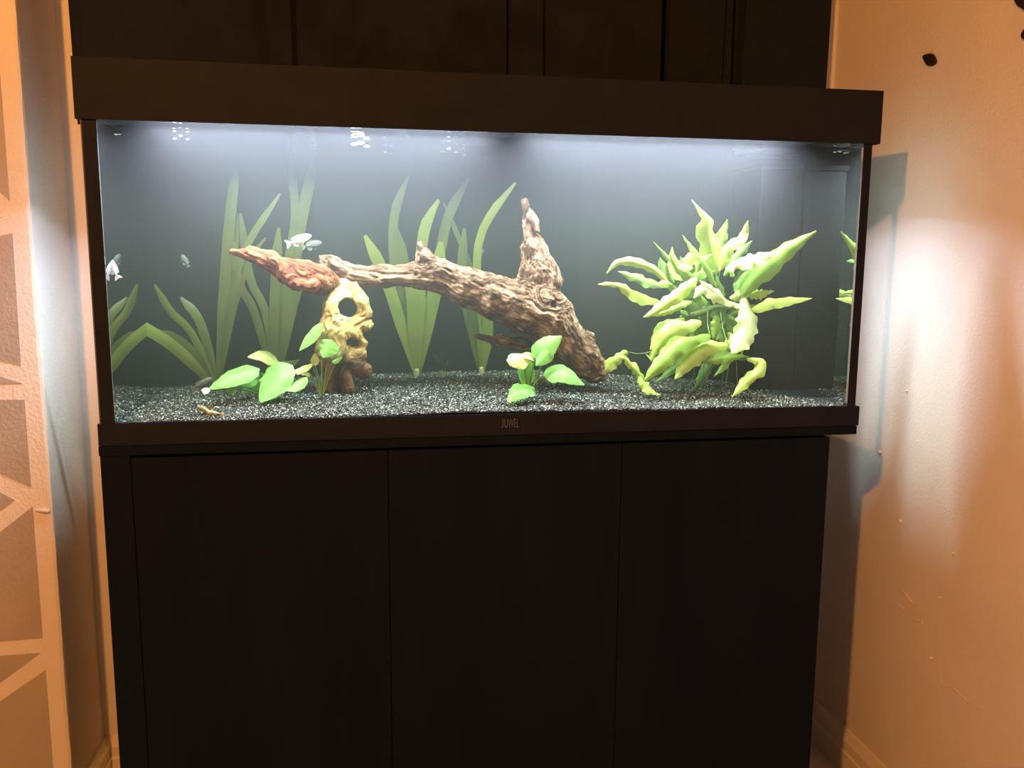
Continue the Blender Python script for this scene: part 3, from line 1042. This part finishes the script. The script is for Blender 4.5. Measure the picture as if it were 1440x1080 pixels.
def broad_plant(name, base, label, Z, leaves, sc, stem_r=0.0013, group='broad-leaved plants in front'):
    root = empty(name, base)
    tag(root, label, 'aquatic plant', group)
    for pts, w, ys, prof, mat, hint in leaves:
        n = len(pts)
        P = [Z(q, ys[0] + (ys[1] - ys[0]) * i / (n - 1)) for i, q in enumerate(pts)]
        leaf(root, P, 1.18 * w / sc * px2m(ys[0]), M[mat], prof, hint=hint, fold=0.24, ruffle=0.07, n=15)
        mid = (base + P[0]) / 2 + np.array([0, 0.004, 0.006])
        tube('stem', [base, mid, P[0]], [stem_r * 1.2, stem_r, stem_r * 0.8], M['root'], root, 8, 6)
    return root


Z7 = zz(240, 440, 6)
b = ground(372, 548, 0.165)
an1 = broad_plant('broad_leaf_plant', b, 'broad-leaved green plant at the left in front of the ribbon leaves', Z7, [
    ([(745, 470), (610, 505), (460, 570), (322, 646)], 165, (0.14, 0.10), 'ovate', 'anubias', (0.1, -0.6, 0.8)),
    ([(905, 405), (780, 355), (650, 372)], 125, (0.17, 0.15), 'ovate', 'anubias_young', (0, -0.6, 0.8)),
    ([(900, 412), (885, 560), (758, 752)], 250, (0.14, 0.085), 'ovate', 'anubias', (-0.3, -0.8, 0.55)),
    ([(900, 440), (1000, 425), (1085, 396)], 70, (0.18, 0.20), 'ovate', 'anubias', (0, -0.7, 0.7)),
    ([(725, 500), (650, 590), (580, 608)], 95, (0.16, 0.14), 'ovate', 'anubias', (0, -0.7, 0.7)),
    ([(800, 520), (700, 600), (600, 690)], 110, (0.19, 0.19), 'ovate', 'anubias', (0, -0.8, 0.4)),
    ([(500, 630), (515, 655), (545, 683)], 50, (0.13, 0.12), 'ovate', 'anubias', (0, -0.7, 0.7)),
    ([(330, 648), (300, 655), (268, 668)], 46, (0.098, 0.095), 'cut', 'leaf_pale', (0, -0.8, 0.5))], 6)
Z5 = zz(400, 380, 6)
b = ground(452, 538, 0.12)
broad_plant('stem_plant', b, 'small thin-stemmed plant at the foot of the pale driftwood', Z5, [
    ([(312, 450), (225, 560), (125, 680)], 90, (0.115, 0.105), 'lance', 'anubias', (-0.4, -0.8, 0.4)),
    ([(400, 590), (365, 660), (328, 738)], 145, (0.11, 0.10), 'ovate', 'anubias', (0, -0.9, 0.4)),
    ([(258, 805), (256, 750), (258, 700)], 58, (0.11, 0.11), 'ovate', 'anubias_young', (0, -0.9, 0.4)),
    ([(232, 795), (170, 828), (95, 862)], 48, (0.11, 0.10), 'cut', 'anubias_young', (0, -0.8, 0.6)),
    ([(220, 882), (180, 872), (145, 880)], 36, (0.11, 0.10), 'ovate', 'anubias_young', (0, -0.8, 0.6)),
    ([(400, 775), (440, 765), (485, 730)], 36, (0.11, 0.11), 'ovate', 'anubias', (0, -0.8, 0.6)),
    ([(190, 905), (95, 985), (0, 1015)], 80, (0.10, 0.075), 'ovate', 'anubias', (0.1, -0.6, 0.8)),
    ([(480, 690), (470, 720), (485, 750)], 30, (0.11, 0.11), 'ovate', 'anubias', (0, -0.8, 0.6))], 6, 0.0008)
Z8 = zz(640, 420, 4.8)
b = ground(744, 545, 0.085)
broad_plant('broad_leaf_plant', b, 'broad-leaved bright green plant in front of the foot of the driftwood root', Z8, [
    ([(540, 415), (600, 335), (720, 254)], 150, (0.075, 0.06), 'ovate', 'anubias', (-0.2, -0.75, 0.6)),
    ([(650, 340), (600, 400), (545, 452)], 85, (0.062, 0.055), 'ovate', 'anubias', (0.2, -0.7, 0.7)),
    ([(450, 372), (440, 410), (462, 476)], 150, (0.06, 0.045), 'heart', 'anubias_young', (-0.1, -0.6, 0.8)),
    ([(540, 400), (505, 372), (440, 378)], 40, (0.07, 0.06), 'lance', 'anubias', (0, -0.6, 0.8)),
    ([(598, 514), (720, 490), (872, 582)], 150, (0.06, 0.045), 'ovate', 'anubias', (0.1, -0.6, 0.8)),
    ([(532, 600), (450, 610), (355, 696)], 140, (0.06, 0.03), 'ovate', 'anubias', (-0.2, -0.6, 0.75)),
    ([(500, 585), (495, 490), (515, 400)], 85, (0.085, 0.08), 'ovate', 'anubias', (0.2, -0.95, -0.1)),
    ([(470, 580), (450, 520), (425, 470)], 40, (0.09, 0.08), 'ovate', 'anubias', (0.2, -0.95, -0.1))], 4.8)

# ------------------------------------------------------------------ the big fern
Z6 = zz(820, 260, 3.4286)
fb = ground(985, 520, 0.15)
fern = empty('water_fern', fb)
tag(fern, 'big bright green fern with long ragged leaves near the right end', 'aquatic plant')
FL = [
    ([(640, 430), (605, 250), (590, 150), (525, 72)], 92, .15, .11, 0, .15), ([(640, 350), (680, 240), (696, 165)], 62, .17, .17, 0, .1),
    ([(660, 410), (700, 300), (770, 245), (795, 172)], 62, .14, .12, 0, .15), ([(690, 420), (760, 330), (816, 268)], 48, .18, .19, 1, .1),
    ([(765, 530), (850, 420), (980, 312), (1125, 222)], 108, .14, .095, 0, .08), ([(690, 405), (780, 368), (860, 345), (945, 325)], 66, .12, .10, 0, .3),
    ([(800, 605), (930, 562), (1102, 546)], 62, .12, .098, 0, .08), ([(790, 530), (860, 522), (922, 512)], 50, .15, .13, 0, .3),
    ([(785, 545), (800, 640), (770, 735), (718, 812)], 125, .12, .06, 0, .15), ([(570, 350), (520, 290), (478, 238)], 42, .16, .15, 0, .15),
    ([(490, 410), (410, 345), (338, 272)], 36, .14, .12, 0, .15), ([(420, 480), (340, 400), (240, 368), (165, 374), (114, 426)], 54, .13, .10, 0, .12),
    ([(390, 490), (280, 455), (168, 418)], 50, .17, .18, 1, .15), ([(370, 565), (250, 520), (170, 480), (73, 478)], 64, .13, .11, 0, .22),
    ([(550, 450), (440, 540), (340, 615), (292, 638)], 66, .11, .08, 0, .15), ([(520, 560), (420, 600), (330, 632)], 48, .13, .12, 0, .2),
    ([(600, 570), (555, 520), (505, 430), (470, 345)], 90, .15, .14, 0, .1), ([(560, 480), (535, 410), (518, 345)], 66, .17, .17, 1, .1),
    ([(640, 490), (605, 400), (560, 345), (505, 325)], 50, .13, .12, 0, .12), ([(700, 565), (640, 530), (580, 498), (535, 545)], 66, .10, .08, 0, .25),
    ([(770, 580), (700, 560), (640, 512), (560, 460)], 58, .10, .09, 0, .25), ([(570, 660), (460, 690), (380, 760), (328, 850)], 90, .12, .09, 0, .1),
    ([(610, 720), (480, 755), (400, 835), (298, 942)], 105, .10, .06, 0, .12), ([(490, 645), (400, 668), (350, 720), (323, 795)], 58, .14, .12, 0, .1),
    ([(700, 770), (590, 790), (500, 865), (443, 935)], 95, .11, .07, 0, .15), ([(620, 770), (480, 850), (348, 948)], 66, .14, .12, 1, .1),
    ([(650, 810), (590, 900), (536, 992)], 60, .16, .15, 1, .1), ([(585, 855), (680, 832), (800, 826)], 56, .10, .08, 0, .25),
    ([(790, 838), (850, 848), (852, 890), (785, 950), (718, 1022)], 60, .08, .05, 0, .15), ([(292, 940), (245, 880), (195, 825), (150, 830)], 52, .11, .10, 0, .25),
    ([(215, 805), (130, 860), (62, 938)], 66, .13, .13, 0, .15), ([(268, 925), (320, 985), (375, 1012)], 52, .10, .07, 0, .25),
    ([(645, 630), (645, 690), (628, 742)], 56, .10, .09, 0, .1), ([(660, 560), (690, 640), (725, 720)], 60, .16, .16, 1, .1),
    ([(600, 590), (570, 650), (540, 720)], 95, .19, .19, 1, .1), ([(720, 610), (742, 680), (740, 770)], 80, .18, .18, 1, .1),
    ([(470, 600), (560, 655), (630, 720)], 70, .17, .17, 1, .1), ([(650, 570), (662, 500), (645, 430)], 66, .14, .14, 0, .1),
    ([(620, 430), (615, 350), (590, 290)], 70, .17, .17, 1, .1), ([(740, 520), (785, 430), (835, 355)], 80, .17, .17, 1, .1),
    ([(730, 440), (715, 415), (688, 403)], 36, .10, .09, 0, .1), ([(700, 640), (760, 600), (840, 580)], 60, .16, .15, 1, .1),
    ([(560, 560), (640, 600), (720, 640)], 80, .20, .20, 1, .1), ([(520, 520), (450, 560), (380, 590)], 70, .18, .18, 1, .1),
    ([(640, 640), (560, 600), (480, 560)], 80, .21, .21, 1, .1), ([(700, 700), (620, 690), (540, 640)], 90, .20, .20, 1, .1),
    ([(440, 470), (400, 420), (370, 350)], 66, .18, .18, 1, .1), ([(480, 500), (430, 430), (400, 380)], 60, .19, .19, 1, .1),
    ([(640, 420), (660, 330), (650, 260)], 56, .16, .16, 0, .12), ([(640, 790), (690, 770), (740, 720)], 60, .13, .12, 0, .2),
    ([(340, 800), (330, 830), (302, 815)], 30, .10, .10, 0, .1), ([(430, 480), (400, 470), (350, 480)], 44, .09, .08, 0, .15),
]
OVERLIT = {5, 8, 19, 20}  # leaves whose strong lamp light is painted in with the paler copy
for i in range(26):                          # short leaves that fill the heart of the plant
    cx, cy = random.uniform(420, 740), random.uniform(380, 780)
    an = random.uniform(-2.8, -0.3) if cy < 560 else random.uniform(0.5, 2.9)
    ln = random.uniform(110, 210)
    y0 = random.uniform(0.12, 0.2)
    FL.append(([(cx, cy), (cx + ln * 0.5 * math.cos(an), cy + ln * 0.5 * math.sin(an)), (cx + ln * math.cos(an + 0.35), cy + ln * math.sin(an + 0.35))],
               random.uniform(34, 60), y0, y0 - random.uniform(-0.01, 0.02), int(i % 3 == 0), 0.15))
for fi, (pts, w, y0, y1, dk, rf) in enumerate(FL):
    n = len(pts)
    P = [Z6(q, y0 + (y1 - y0) * i / (n - 1)) for i, q in enumerate(pts)]
    leaf(fern, P, w / 3.4286 * px2m(y0), M['fern_overlit' if fi in OVERLIT else 'fern_dark' if dk else random.choice(('fern', 'fern', 'fern_mid'))], 'lance', hint=(random.uniform(-0.3, 0.3), -0.8, random.uniform(0.35, 0.9)),
         fold=0.5, ruffle=0.10 + rf * 0.9, n=26, twist=random.uniform(-0.8, 0.8))
# rhizome, stalks and roots that hold the leaves
R0 = [Z6(q, y) for q, y in (((470, 640), .16), ((560, 620), .165), ((640, 590), .165), ((740, 590), .16))]
tube('rhizome', R0, [0.004, 0.006, 0.006, 0.004], M['root'], fern, 12, 8)
for q0, q1, y0, y1 in [((560, 620), (640, 430), .165, .15), ((640, 590), (660, 410), .165, .14), ((700, 590), (765, 530), .16, .14), ((520, 630), (420, 480), .16, .13),
                       ((500, 630), (370, 565), .16, .13), ((560, 630), (570, 660), .165, .12), ((600, 600), (610, 720), .165, .10), ((660, 600), (700, 770), .165, .11),
                       ((690, 640), (600, 860), .165, .10), ((720, 830), (805, 838), .11, .085), ((330, 805), (215, 805), .12, .13)]:
    a, c = Z6(q0, y0), Z6(q1, y1)
    tube('stalk', [a, (a + c) / 2 + np.array([0, 0.004, -0.004]), c], [0.0013, 0.001, 0.0008], M['root'], fern, 8, 5)
for i in range(9):
    a = Z6((500 + i * 28, 640), 0.165)
    c = np.array([a[0] + random.uniform(-0.02, 0.02), a[1] + random.uniform(-0.03, 0.04), 0.0])
    c[2] = float(gravel_z(np.array([c[0]]), np.array([c[1]]))[0]) - 0.003
    tube('root', [a, (a + c) / 2 + np.array([random.uniform(-0.01, 0.01), 0, 0]), c], [0.0011, 0.0008, 0.0005], M['root'], fern, 9, 5)


# ------------------------------------------------------------------ fish
def fish(name, nose, tail, y0, y1, depth_ratio, mat, label, group, dorsal_up=True):
    """nose and tail-tip pixels; the body is built along +X and turned into place"""
    a, b = at(*nose, y0), at(*tail, y1)
    Ln = np.linalg.norm(a - b)
    root = empty(name, (a + b) / 2)
    tag(root, label, 'fish', group)
    ns, nk = 15, 12
    xs = np.linspace(0.5, -0.30, ns)
    t = np.linspace(0, 1, ns)
    hh = depth_ratio / 2 * np.interp(t, [0, .06, .15, .35, .55, .8, 1], [.10, .42, .72, 1.0, .92, .48, .30])
    ww = 0.10 * np.interp(t, [0, .06, .2, .4, .7, 1], [.12, .55, .95, 1.0, .6, .18])
    V, F = [], []
    for i in range(ns):
        for k in range(nk):
            th = 2 * math.pi * k / nk
            V.append((xs[i], ww[i] * math.cos(th), hh[i] * math.sin(th) + 0.01 * math.sin(t[i] * 3)))
    F = [(i * nk + k, i * nk + (k + 1) % nk, (i + 1) * nk + (k + 1) % nk, (i + 1) * nk + k) for i in range(ns - 1) for k in range(nk)]
    F += [tuple(range(nk))[::-1], tuple((ns - 1) * nk + k for k in range(nk))]

    def fin(nm, outline, yo=0.0, tilt=0.0):
        k = len(outline)
        V = [(x, yo + 0.006 + tilt * abs(z), z) for x, z in outline] + [(x, yo - 0.006 + tilt * abs(z), z) for x, z in outline]
        F = [tuple(range(k)), tuple(range(k, 2 * k))[::-1]] + [(i, (i + 1) % k, k + (i + 1) % k, k + i) for i in range(k)]
        return mesh_obj(nm, V, F, M[mat], root)
    body = mesh_obj('body', V, F, M[mat], root, True)
    h = depth_ratio / 2
    fin('tail_fin', [(-0.29, 0.03), (-0.40, 0.13), (-0.50, 0.17), (-0.455, 0.02), (-0.50, -0.15), (-0.39, -0.11), (-0.29, -0.03)])
    fin('dorsal_fin', [(0.22, h * 0.85), (0.12, h * 1.2), (-0.02, h * 1.28), (-0.15, h * 1.12), (-0.26, h * 0.9), (-0.24, h * 0.35), (0, h * 0.7)])
    fin('anal_fin', [(0.0, -h * 0.8), (-0.08, -h * 1.4), (-0.18, -h * 1.35), (-0.25, -h * 0.8), (-0.22, -h * 0.4)])
    fin('pelvic_fin', [(0.20, -h * 0.8), (0.10, -h * 1.45), (0.05, -h * 1.3), (0.09, -h * 0.75)])
    for s in (1, -1):
        fin('pectoral_fin', [(0.22, -0.02), (0.10, -0.09), (0.06, -0.04), (0.12, 0.02)], s * 0.10)
        bm = bmesh.new()
        bmesh.ops.create_icosphere(bm, subdivisions=1, radius=0.022)
        for v in bm.verts:
            v.co += Vector((0.385, s * 0.070, 0.035))
        me = bpy.data.meshes.new('eye')
        bm.to_mesh(me)
        bm.free()
        me.materials.append(M['fish_eye'])
        e = bpy.data.objects.new('eye', me)
        col.objects.link(e)
        e.parent = root
    ex = unit(a - b)
    up = np.array([0, 0, 1.0]) if dorsal_up is True else np.array(dorsal_up, float)
    ey = unit(np.cross(up, ex))
    ez = np.cross(ex, ey)
    Rr = Matrix(((ex[0], ey[0], ez[0]), (ex[1], ey[1], ez[1]), (ex[2], ey[2], ez[2])))
    root.rotation_euler = Rr.to_euler()
    root.scale = (Ln, Ln, Ln)
    return root


fish('white_fish', (438, 331), (402, 344), 0.17, 0.17, 0.29, 'fish_white', 'small white fish swimming above the reddish driftwood branch', 'white fish')
fish('white_fish', (151, 361), (167, 393), 0.045, 0.035, 0.27, 'fish_white', 'small white fish heading upward beside the left glass edge', 'white fish', (1, 0, 0.6))
fish('grey_fish', (453, 341), (424, 348), 0.27, 0.27, 0.36, 'fish_grey', 'dim grey fish in the haze close behind the white fish over the branch', 'dim fish in the haze')
fish('grey_fish', (255, 358), (266, 376), 0.27, 0.27, 0.40, 'fish_grey', 'faint grey fish in the open hazy water at the left', 'dim fish in the haze', (1, 0, 0.6))
fish('grey_fish', (300, 532), (268, 548), 0.20, 0.19, 0.30, 'fish_grey', 'small translucent fish half hidden beside the leaf near the gravel', 'dim fish in the haze')

# slender banded bottom fish on the gravel
P0, P1 = at(278, 565, 0.05), at(308, 580, 0.035)
mid = (P0 + P1) / 2
for q in (P0, P1, mid):
    q[2] = float(gravel_z(np.array([q[0]]), np.array([q[1]]))[0]) + 0.004
P0[2] += 0.008
lc = empty('bottom_fish', mid)
tag(lc, 'slender yellowish banded fish resting on the gravel at the front', 'fish')
tube('body', [P0, (P0 + mid) / 2 + (0, 0, 0.001), mid, (mid + P1) / 2, P1], [0.0022, 0.0046, 0.0048, 0.0038, 0.0018], M['loach'], lc, 16, 10)
for nm, c, d in (('tail_fin', P1, unit(P1 - mid)), ('dorsal_fin', mid + np.array([0, 0, 0.004]), np.array([0.5, 0, 0.86])), ('pectoral_fin', (P0 + mid) / 2 + np.array([0, -0.004, -0.001]), np.array([0.5, -0.8, 0.1]))):
    leaf(lc, [c, c + d * 0.004, c + d * 0.0085], 0.006, M['loach'], 'cut', hint=(0, -1, 0.3), n=5, name=nm)

# pale beads that imitate the lamp's reflections in the surface ripples
bm = bmesh.new()
bmesh.ops.create_icosphere(bm, subdivisions=2, radius=0.0026)
bead = bpy.data.meshes.new('glint_bead')
bm.to_mesh(bead)
bm.free()
bead.shade_smooth()
bead.materials.append(M['leaf_pale'])
ORD = ['first', 'second', 'third', 'fourth', 'fifth', 'sixth', 'seventh', 'eighth', 'ninth']
for bi, (u, v, sc_) in enumerate([(163, 189, 0.8), (168, 189, 0.6), (246, 195, 0.9), (254, 191, 0.7), (264, 196, 0.8), (498, 203, 1.7), (507, 201, 2.0), (516, 206, 1.6), (541, 214, 1.3), (549, 216, 1.2),
                  (622, 213, 1.4), (631, 209, 1.0), (641, 214, 1.3), (652, 218, 0.8), (1174, 214, 0.9), (1181, 213, 1.1), (1188, 215, 0.8)]):
    y = 0.06 + 0.0065 * max(0, v - 186 - (u - 160) * 0.024)
    d = (u - 720) / FPX * CR + (540 - v) / FPX * CU + _f
    c = CAM + d * (1.243 - CAM[2]) / d[2]
    if not (XI0 + 0.01 < c[0] < XI1 - 0.01 and YI0 + 0.01 < c[1] < YI1 - 0.01):
        c = at(u, v, 0.03)
        c[0] = min(max(c[0], XI0 + 0.008), XI1 - 0.008)
    o = bpy.data.objects.new('glint_bead', bead)
    o.location = c
    o.scale = (sc_ * 1.25, sc_ * 1.1, sc_ * 0.55)
    col.objects.link(o)
    which = ORD[bi] + ' from the left end' if bi < 9 else ORD[16 - bi] + ' from the right end'
    tag(o, 'tiny pale bead imitating a glint at the water surface, ' + which, 'bubble', 'glint beads at the water surface')
